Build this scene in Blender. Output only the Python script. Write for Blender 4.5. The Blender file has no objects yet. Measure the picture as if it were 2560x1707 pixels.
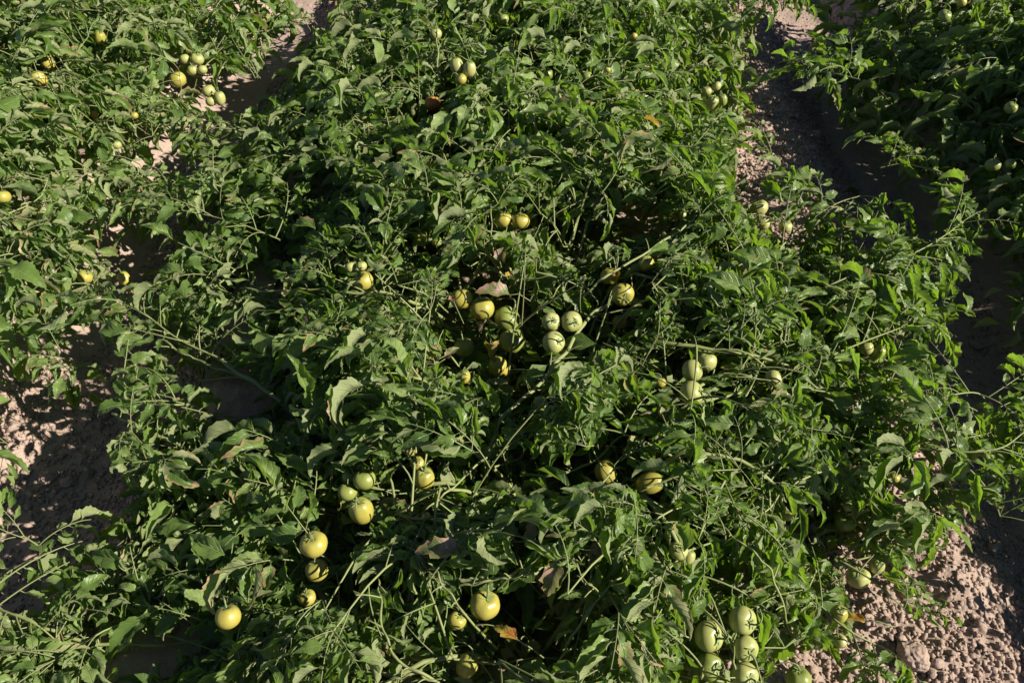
import bpy, math, random
import numpy as np
from mathutils import Matrix, Vector, noise
R = math.radians
rng = np.random.default_rng(11)
random.seed(5)
SC = bpy.context.scene
COL = SC.collection

# ---------------------------------------------------------------- camera, sky, sun, exposure
CAM_H, PITCH, YAW, LENS = 1.6, 46.5, 1.4, 28.0
cam_data = bpy.data.cameras.new('camera')
cam = bpy.data.objects.new('camera', cam_data); COL.objects.link(cam)
cam.location = (0, 0, CAM_H)
cam.rotation_euler = (R(90 - PITCH), 0, R(YAW))
cam_data.lens = LENS; cam_data.sensor_width = 36
cam_data.clip_start = 0.02; cam_data.clip_end = 500
cam_data.dof.use_dof = False
SC.camera = cam

SUN = Vector((0.80, -0.18, 0.53)).normalized()      # direction towards the sun
w = bpy.data.worlds.new('World'); SC.world = w; w.use_nodes = True
nt = w.node_tree; nt.nodes.clear()
sky = nt.nodes.new('ShaderNodeTexSky'); sky.sky_type = 'NISHITA'; sky.sun_disc = False
sky.sun_elevation = math.asin(SUN.z)
sky.altitude = 2500; sky.air_density = .7; sky.dust_density = .1
sky.sun_rotation = math.atan2(SUN.x, SUN.y)
bg = nt.nodes.new('ShaderNodeBackground'); bg.inputs['Strength'].default_value = 0.05
wo = nt.nodes.new('ShaderNodeOutputWorld')
nt.links.new(sky.outputs[0], bg.inputs[0]); nt.links.new(bg.outputs[0], wo.inputs[0])
sun_d = bpy.data.lights.new('sun', 'SUN'); sun_d.energy = 5.0; sun_d.angle = R(0.5); sun_d.color = (1.0, 0.93, 0.79)
sun = bpy.data.objects.new('sun', sun_d); COL.objects.link(sun)
sun.rotation_euler = SUN.to_track_quat('Z', 'Y').to_euler(); sun.location = (4, -2, 5)
SC.view_settings.view_transform = 'Standard'; SC.view_settings.look = 'None'
SC.view_settings.gamma = 1; SC.view_settings.use_curve_mapping = False
SC.view_settings.exposure = 0.95
SC.render.engine = 'CYCLES'
SC.cycles.max_bounces = 5; SC.cycles.diffuse_bounces = 2; SC.cycles.glossy_bounces = 2
SC.cycles.transmission_bounces = 4; SC.cycles.transparent_max_bounces = 4
SC.cycles.caustics_reflective = False; SC.cycles.caustics_refractive = False

# ---------------------------------------------------------------- helpers
FPX = 2560 * LENS / 36
CM = np.array(cam.rotation_euler.to_matrix())
CP = np.array([0, 0, CAM_H])
SUNV = np.array(SUN)
def at(px, py, z):
    """point of the photograph's pixel ray at world height z"""
    d = CM @ np.array([(px - 1280) / FPX, -(py - 853.5) / FPX, -1.0])
    return CP + d * ((z - CAM_H) / d[2])
def project(P):
    q = (P - CP) @ CM
    dz = -q[..., 2]
    dz = np.where(dz < 1e-4, 1e-4, dz)
    return 1280 + FPX * q[..., 0] / dz, 853.5 - FPX * q[..., 1] / dz, -q[..., 2]

def mesh_np(name, V, F, mats, mat_idx=None, uv=None, rnd=None, smooth=True):
    """V (n,3); F list of arrays of shape (k, 3|4); uv per vertex; rnd per vertex"""
    me = bpy.data.meshes.new(name)
    F = [f for f in F if len(f)]
    loops = np.concatenate([f.reshape(-1) for f in F]).astype(np.int32)
    tot = np.concatenate([np.full(len(f), f.shape[1], np.int32) for f in F])
    start = np.concatenate([[0], np.cumsum(tot)[:-1]]).astype(np.int32)
    me.vertices.add(len(V)); me.vertices.foreach_set('co', np.ascontiguousarray(V, np.float32).ravel())
    me.loops.add(len(loops)); me.loops.foreach_set('vertex_index', loops)
    me.polygons.add(len(tot)); me.polygons.foreach_set('loop_start', start)
    if smooth: me.polygons.foreach_set('use_smooth', np.ones(len(tot), bool))
    for m in mats: me.materials.append(m)
    if mat_idx is not None: me.polygons.foreach_set('material_index', mat_idx.astype(np.int32))
    me.update(calc_edges=True)
    if uv is not None:
        l = me.uv_layers.new(name='uv'); l.data.foreach_set('uv', uv[loops].astype(np.float32).ravel())
    if rnd is not None:
        a = me.attributes.new('rnd', 'FLOAT', 'POINT'); a.data.foreach_set('value', rnd.astype(np.float32))
    me.validate()
    return me
def obj(name, me, parent=None, loc=None):
    o = bpy.data.objects.new(name, me); COL.objects.link(o)
    if parent is not None: o.parent = parent
    if loc is not None: o.location = loc
    return o
def tag(o, label=None, cat=None, group=None, kind=None):
    if label: o['label'] = label
    if cat: o['category'] = cat
    if group: o['group'] = group
    if kind: o['kind'] = kind
    return o
def tube(P, rad, sides=6, cap=True):
    P = np.asarray(P, float); n = len(P)
    rad = np.broadcast_to(rad, (n,)) if np.ndim(rad) <= 1 else rad
    T = np.gradient(P, axis=0); T /= np.linalg.norm(T, axis=1, keepdims=True) + 1e-9
    up = np.array([0.13, 0.21, 1.0]); 
    A = np.cross(T, up); A /= np.linalg.norm(A, axis=1, keepdims=True) + 1e-9
    B = np.cross(T, A)
    a = np.arange(sides) * 2 * math.pi / sides
    V = P[:, None] + rad[:, None, None] * (np.cos(a)[None, :, None] * A[:, None] + np.sin(a)[None, :, None] * B[:, None])
    V = V.reshape(-1, 3)
    i = np.arange(n - 1)[:, None] * sides; j = np.arange(sides)[None]; k = (j + 1) % sides
    F = np.stack([i + j, i + k, i + sides + k, i + sides + j], -1).reshape(-1, 4)
    return V, F
def smooth_path(pts, n):
    """Catmull-Rom through pts"""
    pts = np.asarray(pts, float)
    Q = np.vstack([2 * pts[0] - pts[1], pts, 2 * pts[-1] - pts[-2]])
    m = len(pts) - 1; out = []
    for t in np.linspace(0, m, n):
        i = min(int(t), m - 1); u = t - i
        p0, p1, p2, p3 = Q[i:i + 4]
        out.append(.5 * ((2 * p1) + (-p0 + p2) * u + (2 * p0 - 5 * p1 + 4 * p2 - p3) * u * u + (-p0 + 3 * p1 - 3 * p2 + p3) * u ** 3))
    return np.array(out)
def vnoise(X, Y, seed, cell):
    """smooth value noise, vectorised"""
    r = np.random.default_rng(seed); G = r.random((256, 256))
    x = X / cell; y = Y / cell
    xi = np.floor(x).astype(int); yi = np.floor(y).astype(int); fx = x - xi; fy = y - yi
    fx = fx * fx * (3 - 2 * fx); fy = fy * fy * (3 - 2 * fy)
    g = lambda a, b: G[a % 256, b % 256]
    return (g(xi, yi) * (1 - fx) + g(xi + 1, yi) * fx) * (1 - fy) + (g(xi, yi + 1) * (1 - fx) + g(xi + 1, yi + 1) * fx) * fy - .5

# ---------------------------------------------------------------- materials
def new_mat(name):
    m = bpy.data.materials.new(name); m.use_nodes = True; m.node_tree.nodes.clear()
    return m, m.node_tree
class NT:
    def __init__(s, t): s.t = t
    def n(s, typ, **kw):
        nd = s.t.nodes.new(typ)
        for k, v in kw.items():
            if k.startswith('i_'):
                key = k[2:]; key = int(key) if key.isdigit() else key.replace('_', ' ')
                if hasattr(v, 'is_output') or isinstance(v, bpy.types.NodeSocket): s.t.links.new(v, nd.inputs[key])
                else: nd.inputs[key].default_value = v
            else: setattr(nd, k, v)
        return nd
    def math(s, op, a, b=None, c=None, clamp=False):
        nd = s.t.nodes.new('ShaderNodeMath'); nd.operation = op; nd.use_clamp = clamp
        for i, v in enumerate((a, b, c)):
            if v is None: continue
            if isinstance(v, bpy.types.NodeSocket): s.t.links.new(v, nd.inputs[i])
            else: nd.inputs[i].default_value = v
        return nd.outputs[0]
    def mix(s, fac, a, b, mode='MIX'):
        nd = s.t.nodes.new('ShaderNodeMix'); nd.data_type = 'RGBA'; nd.blend_type = mode
        for key, v in ((0, fac), (6, a), (7, b)):
            if isinstance(v, bpy.types.NodeSocket): s.t.links.new(v, nd.inputs[key])
            else: nd.inputs[key].default_value = v if not isinstance(v, tuple) else (*v, 1)[:4]
        return nd.outputs[2]
    def ramp(s, fac, stops):
        nd = s.t.nodes.new('ShaderNodeValToRGB'); e = nd.color_ramp.elements
        while len(e) < len(stops): e.new(.5)
        for el, (p, c) in zip(e, stops): el.position = p; el.color = (*c, 1)[:4]
        s.t.links.new(fac, nd.inputs[0]); return nd.outputs[0]

def leaf_material(name, dark, mid, light, under, blotch=None, transl=.36):
    m, t = new_mat(name); k = NT(t)
    uv = k.n('ShaderNodeUVMap', uv_map='uv')
    sep = k.n('ShaderNodeSeparateXYZ'); t.links.new(uv.outputs[0], sep.inputs[0])
    s = k.math('ABSOLUTE', k.math('MULTIPLY', k.math('SUBTRACT', sep.outputs[0], .5), 2.0))   # 0 midrib, 1 margin
    v = sep.outputs[1]
    ph = k.math('FRACT', k.math('SUBTRACT', k.math('MULTIPLY', v, 7.0), k.math('MULTIPLY', s, 1.5)))
    tri = k.math('ABSOLUTE', k.math('SUBTRACT', ph, .5))                                     # 0.5 on the vein
    side = k.math('MULTIPLY', k.math('SUBTRACT', tri, .40), 10.0, clamp=True)
    side = k.math('MULTIPLY', side, k.math('SUBTRACT', 1.0, k.math('MULTIPLY', s, .75)), clamp=True)
    rib = k.math('SUBTRACT', 1.0, k.math('MULTIPLY', s, 13.0), clamp=True)
    vein = k.math('MAXIMUM', rib, side)
    rnd = k.n('ShaderNodeAttribute', attribute_name='rnd').outputs['Fac']
    oi = k.n('ShaderNodeObjectInfo').outputs['Random']
    mixr = k.math('FRACT', k.math('ADD', rnd, oi))
    mixr = k.math('ADD', k.math('MULTIPLY', mixr, .6), k.math('MULTIPLY', oi, .4))
    co = k.n('ShaderNodeTexCoord').outputs['Object']
    nz = k.n('ShaderNodeTexNoise', i_Vector=co, i_Scale=60.0, i_Detail=2.0).outputs['Fac']
    base = k.ramp(mixr, [(0, dark), (.5, mid), (1, light)])
    base = k.mix(k.math('MULTIPLY', k.math('SUBTRACT', nz, .35), .9, clamp=True), base, tuple(c * .62 for c in mid), 'MIX')
    col = k.mix(k.math('MULTIPLY', vein, .45), base, tuple(c * 1.5 + .02 for c in light))
    # dust and dry margins on some leaflets
    dry = k.math('MULTIPLY', k.math('GREATER_THAN', k.math('FRACT', k.math('MULTIPLY', rnd, 17.3)), .91),
                 k.math('MULTIPLY', k.math('SUBTRACT', k.math('ADD', k.math('MAXIMUM', s, v), nz), 1.15), 4.0, clamp=True))
    col = k.mix(dry, col, (.34, .22, .12))
    if blotch:
        bn = k.n('ShaderNodeTexNoise', i_Vector=co, i_Scale=45.0, i_Detail=3.0).outputs['Fac']
        col = k.mix(k.math('MULTIPLY', k.math('SUBTRACT', bn, .48), 7.0, clamp=True), col, blotch)
    gm = k.n('ShaderNodeNewGeometry')
    ucol = k.mix(k.math('MULTIPLY', vein, .5), k.mix(.6, col, under), tuple(min(1, c * 1.25) for c in under))
    fcol = k.mix(gm.outputs['Backfacing'], col, ucol)
    bh = k.math('ADD', k.math('MULTIPLY', vein, -1.0), k.math('MULTIPLY', nz, .5))
    bump = k.n('ShaderNodeBump', i_Height=bh, i_Strength=.8, i_Distance=.0018)
    rough = k.mix(gm.outputs['Backfacing'], (.43, .43, .43), (.7, .7, .7))
    p = k.n('ShaderNodeBsdfPrincipled', i_Base_Color=fcol, i_Roughness=rough, i_Normal=bump.outputs[0])
    p.inputs['Specular IOR Level'].default_value = .42
    sh = p.inputs.get('Sheen Weight')
    if sh is not None:
        sh.default_value = .06; p.inputs['Sheen Roughness'].default_value = .4
    tcol = k.mix(.7, col, (.36, .62, .02))
    tcol = k.mix(k.math('MULTIPLY', vein, .55), tcol, tuple(c * .5 for c in mid))
    if blotch: tcol = k.mix(.6, tcol, blotch)
    tr = k.n('ShaderNodeBsdfTranslucent', i_Color=tcol, i_Normal=bump.outputs[0])
    ms = k.n('ShaderNodeMixShader', i_0=transl, i_1=p.outputs[0], i_2=tr.outputs[0])
    o = k.n('ShaderNodeOutputMaterial', i_Surface=ms.outputs[0])
    return m
M_LEAF = leaf_material('tomato_leaf', (.042, .090, .020), (.120, .192, .042), (.265, .340, .120), (.32, .335, .18))
M_YELLOW = leaf_material('yellowing_leaf', (.34, .30, .03), (.45, .33, .03), (.55, .40, .05), (.45, .38, .15), (.40, .16, .03))
M_MOTTLE = leaf_material('mottled_leaf', (.10, .15, .05), (.16, .20, .07), (.22, .25, .09), (.25, .27, .15), (.42, .27, .22))
M_DRY = leaf_material('withered_leaf', (.16, .08, .05), (.24, .13, .08), (.32, .19, .13), (.3, .2, .15), (.10, .05, .03), .15)

def simple_mat(name, c1, c2, scale, rough, bumpd=0, spec=.4, objrand=None, rand_amt=.5):
    m, t = new_mat(name); k = NT(t)
    co = k.n('ShaderNodeTexCoord').outputs['Object']
    nz = k.n('ShaderNodeTexNoise', i_Vector=co, i_Scale=scale, i_Detail=4.0).outputs['Fac']
    col = k.mix(nz, c1, c2)
    if objrand:
        oi = k.n('ShaderNodeObjectInfo').outputs['Random']
        col = k.mix(k.math('MULTIPLY', oi, rand_amt), col, objrand)
    p = k.n('ShaderNodeBsdfPrincipled', i_Base_Color=col, i_Roughness=rough)
    p.inputs['Specular IOR Level'].default_value = spec
    if bumpd:
        b = k.n('ShaderNodeBump', i_Height=nz, i_Strength=.6, i_Distance=bumpd); t.links.new(b.outputs[0], p.inputs['Normal'])
    k.n('ShaderNodeOutputMaterial', i_Surface=p.outputs[0]); return m
M_STEM = simple_mat('tomato_stem', (.13, .18, .06), (.21, .25, .10), 40, .6, .0006, .3, (.20, .15, .10), .35)
M_BRANCH = simple_mat('tomato_branch', (.17, .21, .075), (.27, .29, .13), 30, .6, .0008, .3, (.18, .2, .07), .6)
M_CALYX = simple_mat('tomato_calyx', (.16, .22, .07), (.26, .31, .12), 80, .65, 0, .3)
M_PETAL = simple_mat('flower_petal', (.62, .46, .06), (.70, .58, .15), 80, .6, 0, .3)

def fruit_mat(name, body, shoulder, blush, objr):
    m, t = new_mat(name); k = NT(t)
    co = k.n('ShaderNodeTexCoord').outputs['Object']
    sp = k.n('ShaderNodeSeparateXYZ'); t.links.new(co, sp.inputs[0])
    nz = k.n('ShaderNodeTexNoise', i_Vector=co, i_Scale=2.2, i_Detail=3.0).outputs['Fac']
    fine = k.n('ShaderNodeTexNoise', i_Vector=co, i_Scale=30.0, i_Detail=2.0).outputs['Fac']
    h = k.math('ADD', sp.outputs[2], k.math('MULTIPLY', k.math('SUBTRACT', nz, .5), 1.2))
    col = k.ramp(k.math('ADD', k.math('MULTIPLY', h, .5), .5), [(0, blush), (.4, body), (.75, body), (1, shoulder)])
    oi = k.n('ShaderNodeObjectInfo').outputs['Random']
    col = k.mix(k.math('MULTIPLY', oi, .6), col, objr)
    col = k.mix(k.math('MULTIPLY', k.math('SUBTRACT', fine, .5), .7, clamp=True), col, tuple(c * 1.35 for c in body))
    # fine wear: russet specks
    vo = k.n('ShaderNodeTexNoise', i_Vector=co, i_Scale=14.0, i_Detail=5.0).outputs['Fac']
    col = k.mix(k.math('MULTIPLY', k.math('SUBTRACT', vo, .62), 4.0, clamp=True), col, (.25, .17, .06))
    dust = k.n('ShaderNodeTexNoise', i_Vector=co, i_Scale=4.0, i_Detail=5.0, i_Roughness=.7).outputs['Fac']
    col = k.mix(k.math('MULTIPLY', k.math('SUBTRACT', dust, .5), 1.6, clamp=True), col, (.33, .28, .19))
    p = k.n('ShaderNodeBsdfPrincipled', i_Base_Color=col, i_Roughness=k.math('ADD', .27, k.math('MULTIPLY', fine, .22)))
    p.inputs['Specular IOR Level'].default_value = .5
    p.inputs['Subsurface Weight'].default_value = .12
    p.inputs['Subsurface Radius'].default_value = (.012, .010, .004); p.inputs['Subsurface Scale'].default_value = .5
    k.n('ShaderNodeOutputMaterial', i_Surface=p.outputs[0]); return m
FRUIT = {
    'pale': fruit_mat('pale_green_tomato', (.37, .37, .135), (.24, .29, .09), (.42, .39, .17), (.27, .30, .08)),
    'green': fruit_mat('green_tomato', (.23, .26, .06), (.14, .19, .04), (.29, .28, .08), (.17, .22, .045)),
    'yellow': fruit_mat('yellowish_tomato', (.37, .315, .06), (.24, .25, .05), (.44, .32, .05), (.28, .27, .05)),
    'orange': fruit_mat('ripening_tomato', (.40, .15, .03), (.32, .25, .05), (.40, .09, .02), (.36, .17, .03)),
}
def soil_mat():
    m, t = new_mat('dry_soil'); k = NT(t)
    co = k.n('ShaderNodeTexCoord').outputs['Object']
    big = k.n('ShaderNodeTexNoise', i_Vector=co, i_Scale=3.0, i_Detail=4.0).outputs['Fac']
    med = k.n('ShaderNodeTexNoise', i_Vector=co, i_Scale=42.0, i_Detail=6.0, i_Roughness=.65).outputs['Fac']
    fine = k.n('ShaderNodeTexNoise', i_Vector=co, i_Scale=240.0, i_Detail=4.0, i_Roughness=.7).outputs['Fac']
    vor = k.n('ShaderNodeTexVoronoi', i_Vector=co, i_Scale=95.0).outputs['Distance']
    col = k.mix(big, (.315, .235, .195), (.38, .285, .24))
    col = k.mix(k.math('MULTIPLY', k.math('SUBTRACT', med, .45), 1.6, clamp=True), col, (.43, .33, .28))
    rn = k.n('ShaderNodeAttribute', attribute_name='rnd').outputs['Fac']
    col = k.mix(k.math('MULTIPLY', rn, .35), col, (.27, .20, .165))
    hgt = k.math('ADD', k.math('MULTIPLY', med, .6), k.math('ADD', k.math('MULTIPLY', fine, .25), k.math('MULTIPLY', vor, -.35)))
    b = k.n('ShaderNodeBump', i_Height=hgt, i_Strength=.8, i_Distance=.007)
    p = k.n('ShaderNodeBsdfPrincipled', i_Base_Color=col, i_Roughness=.95, i_Normal=b.outputs[0])
    p.inputs['Specular IOR Level'].default_value = .1
    k.n('ShaderNodeOutputMaterial', i_Surface=p.outputs[0]); return m
M_SOIL = soil_mat()

# ---------------------------------------------------------------- ground: beds and furrows
FUR_L = (at(321, 816, 0)[0], at(321, 816, 0)[1]); FUR_R = (at(2427, 816, 0)[0], at(2427, 816, 0)[1])
XL, XR = FUR_L[0], FUR_R[0]
XL = -1.17 if not np.isfinite(XL) else XL
BED = XR - XL; XM = (XL + XR) / 2
def ground_z(X, Y, fine=True):
    X = np.asarray(X, float); Y = np.asarray(Y, float)
    u = (X - XL) / BED; u = u - np.floor(u)                  # 0 and 1: furrow bottoms
    d = np.minimum(u, 1 - u) * BED + .03 * vnoise(X, Y, 3, .5)   # metres from furrow line
    t = np.clip((d - .07) / .30, 0, 1); t = t * t * (3 - 2 * t)
    z = -.07 + .15 * t
    rough = .35 + .65 * np.clip((d - .06) / .12, 0, 1)
    z = z + .03 * vnoise(X, Y, 4, .35) + .018 * rough * vnoise(X, Y, 5, .09)
    if fine:
        z = z + rough * (.009 * vnoise(X, Y, 6, .035) + .011 * vnoise(X, Y, 7, .019))
    return z
def axis(lo, hi, step, far):
    core = np.arange(lo, hi + step / 2, step); out = []; s = step; p = core[-1]; q = core[0]
    while p < far: s *= 1.35; p += s; out.append(p)
    s = step; lo_ = []
    while q > -far: s *= 1.35; q -= s; lo_.append(q)
    return np.concatenate([lo_[::-1], core, out])
gx = axis(-2.1, 2.3, .0085, 70); gy = axis(.35, 4.1, .0085, 70)
GX, GY = np.meshgrid(gx, gy, indexing='ij')
GZ = ground_z(GX, GY)
V = np.stack([GX, GY, GZ], -1).reshape(-1, 3)
nx, ny = len(gx), len(gy)
ii = (np.arange(nx - 1)[:, None] * ny + np.arange(ny - 1)[None]).reshape(-1)
F = np.stack([ii, ii + ny, ii + ny + 1, ii + 1], -1)
g = obj('ground', mesh_np('ground', V, [F], [M_SOIL], rnd=np.zeros(len(V)))); tag(g, kind='structure')

# ---------------------------------------------------------------- outlines of the rows, on the ground
def edge(pts, z=.12):
    """pixel outline (2352 px wide copy of the photo) -> x as a function of y on the ground"""
    zs = np.array([0., .15, .30, .45]); ys = np.linspace(.1, 5, 120); tab = []
    for zz in zs:
        W = np.array([at(px * 2560 / 2352, py * 2560 / 2352, zz) for px, py in pts]); W = W[np.argsort(W[:, 1])]
        tab.append(np.interp(ys, W[:, 1], W[:, 0]))
    tab = np.array(tab)
    def f(y, z=.17):
        y = np.asarray(y, float); z = np.clip(np.asarray(z, float) / .15, 0, 2.999) + 0 * y; i = z.astype(int); u = z - i
        j = np.clip((y - .1) / (4.9) * 119, 0, 118.999); k = j.astype(int); v = j - k
        r = (tab[i, k] * (1 - v) + tab[i, k + 1] * v) * (1 - u) + (tab[i + 1, k] * (1 - v) + tab[i + 1, k + 1] * v) * u
        return r if r.ndim else float(r)
    return f
MID_L = edge([(820, -60), (730, 90), (640, 200), (520, 310), (440, 430), (410, 570), (320, 730), (250, 880), (225, 1040), (230, 1150), (120, 1260), (0, 1340), (-120, 1450), (-200, 1600)])
MID_R = edge([(1690, -60), (1740, 100), (1730, 250), (1690, 340), (1730, 430), (1900, 540), (2060, 640), (2110, 780), (2110, 900), (2120, 1050), (2120, 1180), (2090, 1320), (1980, 1420), (1900, 1500), (1900, 1640)])
LEFT_R = edge([(790, -120), (735, 20), (650, 100), (560, 190), (430, 290), (420, 400), (370, 500), (320, 620), (260, 700), (110, 750), (50, 850), (0, 930), (-30, 1050), (-80, 1200)])
RIGHT_L = edge([(1830, -120), (1860, 60), (1860, 200), (1950, 290), (2090, 340), (2110, 430), (2230, 480), (2270, 620), (2320, 700), (2370, 850), (2480, 1000), (2600, 1200), (2680, 1500)])
ROWS = {
    'mid': (MID_L, MID_R, XM),
    'left': (lambda y, z=0: XM - BED - .45 + 0 * y, LEFT_R, XM - BED + .45),
    'right': (RIGHT_L, lambda y, z=0: XM + BED + .55 + 0 * y, XM + BED - .35),
}
TOPH = {'mid': .36, 'left': .38, 'right': .53}
def canopy(row, x, y):
    l, r, c = ROWS[row]; L, Rr = l(y), r(y)
    u = np.where(x > c, (x - c) / np.maximum(Rr - c, .1), (c - x) / np.maximum(c - L, .1))
    return .10 + TOPH[row] * np.clip(1 - np.abs(u) ** np.where((x < c) & (row != 'left'), np.where(y < 1.25, 1.6 if row == 'right' else 1.35, 2.8 if row == 'right' else 2.0), 2.6), 0, 1) + .10 * vnoise(x, y, 9, .28)

# ---------------------------------------------------------------- leaf shapes
def leaflet(r, L, W, rows, cols, lobed=False, fold=None, curl=None, droop=None):
    fold = r.uniform(.35, 1.15) if fold is None else fold
    curl = r.uniform(-.7, 1.5) if curl is None else curl
    droop = r.uniform(.4, 1.9) if droop is None else droop
    twist = r.uniform(-.7, .7); ph = r.uniform(0, 6.28)
    t = np.linspace(0, 1, rows + 1)
    wd = W * .5 * np.sin(math.pi * np.clip(t, 0, 1) ** .64) ** .88 * (1 - .12 * t) + W * .012
    wd[-1] = W * .01
    ser = np.ones(rows + 1)
    lobed = lobed and r.random() < .35
    if rows >= 8:
        ser[1:-1] += np.where(np.arange(1, rows) % 2 == 0, .085, -.08) * r.uniform(.5, 1.5, rows - 1)
        if lobed:
            for c0 in (int(rows * .28), int(rows * .5)):
                ser[c0] += .14; ser[c0 + 1] -= .22
    th = -droop * (t ** 1.3) + r.uniform(-.1, .35)
    dl = L / rows
    sy = np.concatenate([[0], np.cumsum(np.cos(th[:-1]) * dl)]); sz = np.concatenate([[0], np.cumsum(np.sin(th[:-1]) * dl)])
    s = np.linspace(0, 1, cols + 1)
    asym = r.uniform(-.15, .15)
    V = np.zeros((rows + 1, 2 * cols + 1, 3)); UV = np.zeros((rows + 1, 2 * cols + 1, 2))
    for sd in (-1, 1):
        x = np.zeros(rows + 1); z = np.zeros(rows + 1)
        for c in range(cols + 1):
            ix = cols + sd * c
            if c > 0:
                a = fold * (1 + sd * asym) + curl * (c - .5) / cols
                a = a + .18 * np.sin(t * 12 + ph + sd)
                wl = wd * (ser if c == cols else 1) / cols
                if c == cols: wl = wd * (ser * cols - (cols - 1)) / cols
                x = x + np.cos(a) * wl; z = z + np.sin(a) * wl
            tw = twist * t
            X = sd * x * np.cos(tw) - z * np.sin(tw); Z = sd * x * np.sin(tw) + z * np.cos(tw)
            if 0 < c < cols and rows >= 8: Z = Z + .028 * L * np.sin(t * 6.283 * 5.5 + 1.2 * sd) * np.sin(math.pi * t)
            V[:, ix, 0] = X + .04 * L * np.sin(t * 3 + ph)
            V[:, ix, 1] = sy - Z * np.sin(th) + (.05 * L * (c / cols) * (1 if c == cols else .4)) * (1 - t)
            V[:, ix, 2] = sz + Z * np.cos(th)
            UV[:, ix, 0] = .5 + sd * .5 * c / cols; UV[:, ix, 1] = t
    nc = 2 * cols + 1
    i = (np.arange(rows)[:, None] * nc + np.arange(nc - 1)[None]).reshape(-1)
    F = np.stack([i, i + 1, i + nc + 1, i + nc], -1)
    return V.reshape(-1, 3), F, UV.reshape(-1, 2)
def frame(d, up, roll=0):
    d = d / np.linalg.norm(d); x = np.cross(d, up); x /= np.linalg.norm(x) + 1e-9; z = np.cross(x, d)
    c, s_ = math.cos(roll), math.sin(roll)
    return np.stack([x * c + z * s_, d, -x * s_ + z * c], 1)      # columns x, y, z
def compound(r, hi, young=False):
    """a pinnate tomato leaf, base at the origin, growing along +Y, upper side +Z. Returns pieces and sample points"""
    rows, cols = (13, 2) if hi else (3, 1)
    Lr = r.uniform(.13, .18) * (.6 if young else 1)
    n = 9; t = np.linspace(0, 1, n)
    b0 = r.uniform(.1, .6); b1 = b0 - r.uniform(.5, 1.7); ang = b0 + (b1 - b0) * t
    side = r.uniform(-.5, .5)
    P = np.zeros((n, 3))
    for i in range(1, n):
        P[i] = P[i - 1] + Lr / (n - 1) * np.array([math.sin(side * t[i]) * math.cos(ang[i]), math.cos(side * t[i]) * math.cos(ang[i]), math.sin(ang[i])])
    tv, tf = tube(P, np.linspace(.0017, .0008, n) * (.8 if young else 1), 5 if hi else 3)
    Vs, Fs, Us, Rn, MI = [tv], [tf], [np.tile([.5, .5], (len(tv), 1))], [np.full(len(tv), .5)], [np.ones(len(tf))]
    off = len(tv); samp = [P[4], P[8]]
    items = [(1.0, 0, r.uniform(.9, 1.2), True)]
    for tt, sc in ((.80, .85), (.56, .95), (.33, .62)):
        for sd in (-1, 1):
            if r.random() < .94: items.append((tt + r.uniform(-.04, .04), sd, sc * r.uniform(.75, 1.15), sc > .8 and r.random() < .5))
    if hi or r.random() < .5:
        for tt in (.68, .45):
            for sd in (-1, 1):
                if r.random() < .6: items.append((tt + r.uniform(-.03, .03), sd, r.uniform(.22, .38), False))
    for tt, sd, sc, lob in items:
        f = min(tt, 1) * (n - 1); i = min(int(f), n - 2); p = P[i] + (P[i + 1] - P[i]) * (f - i)
        T = P[i + 1] - P[i]; T = T / np.linalg.norm(T)
        sv = np.cross(T, [0, 0, 1.]); sv /= np.linalg.norm(sv) + 1e-9
        a = r.uniform(.7, 1.3) if sd else 0
        d = T * math.cos(a) + sv * sd * math.sin(a) + np.array([0, 0, r.uniform(-1.0, .05)])
        up = np.array([0, 0, 1.]) + r.normal(0, .32, 3)
        FR = frame(d, up, r.uniform(-.5, .5))
        L = .080 * sc * (.7 if young else 1) * r.uniform(.9, 1.15); Wd = L * r.uniform(.44, .62)
        lv, lf, lu = leaflet(r, L, Wd, rows if sc > .4 else max(4, rows // 2), cols if sc > .4 else 1, lob)
        stalk = .12 * L + .002
        d_ = d / np.linalg.norm(d)
        lv = p + d_ * stalk + lv @ FR.T
        if hi and sd:
            kv, kf = tube(np.array([p, p + d_ * stalk * 1.4]), np.array([.0010, .0007]), 3)
            Vs.append(kv); Fs.append(kf + off); Us.append(np.tile([.5, .5], (len(kv), 1))); Rn.append(np.full(len(kv), .5)); MI.append(np.ones(len(kf))); off += len(kv)
        Vs.append(lv); Fs.append(lf + off); Us.append(lu); Rn.append(np.full(len(lv), r.random())); MI.append(np.zeros(len(lf))); off += len(lv)
        m = len(lv); samp += [lv[m // 5], lv[m // 2], lv[4 * m // 5], lv[m // 2 - 2], lv[m // 2 + 2], lv[m // 3], lv[2 * m // 3]]
    S = np.array(samp); S = S[np.arange(72) % len(S)]
    return dict(V=np.vstack(Vs), F=np.vstack(Fs), U=np.vstack(Us), R=np.concatenate(Rn), M=np.concatenate(MI), S=S)
NH, NL = 30, 12
vr = np.random.default_rng(78)
HI = [compound(vr, True, young=(i % 6 == 5)) for i in range(NH)]
LO = [compound(vr, False) for i in range(NL)]
HI_ME = [mesh_np('tomato_leaf', q['V'], [q['F']], [M_LEAF, M_STEM], q['M'], q['U'], q['R']) for q in HI]
SAMP = np.array([q['S'] for q in HI])

# ---------------------------------------------------------------- the tomatoes seen in the photograph
# (pixel x, pixel y, radius px, height m, colour, shape, shaded?, label)
T = []
def tom(x, y, r, h, c, s, sh, lab): T.append((x, y, r, h, c, s, sh, lab))
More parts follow.
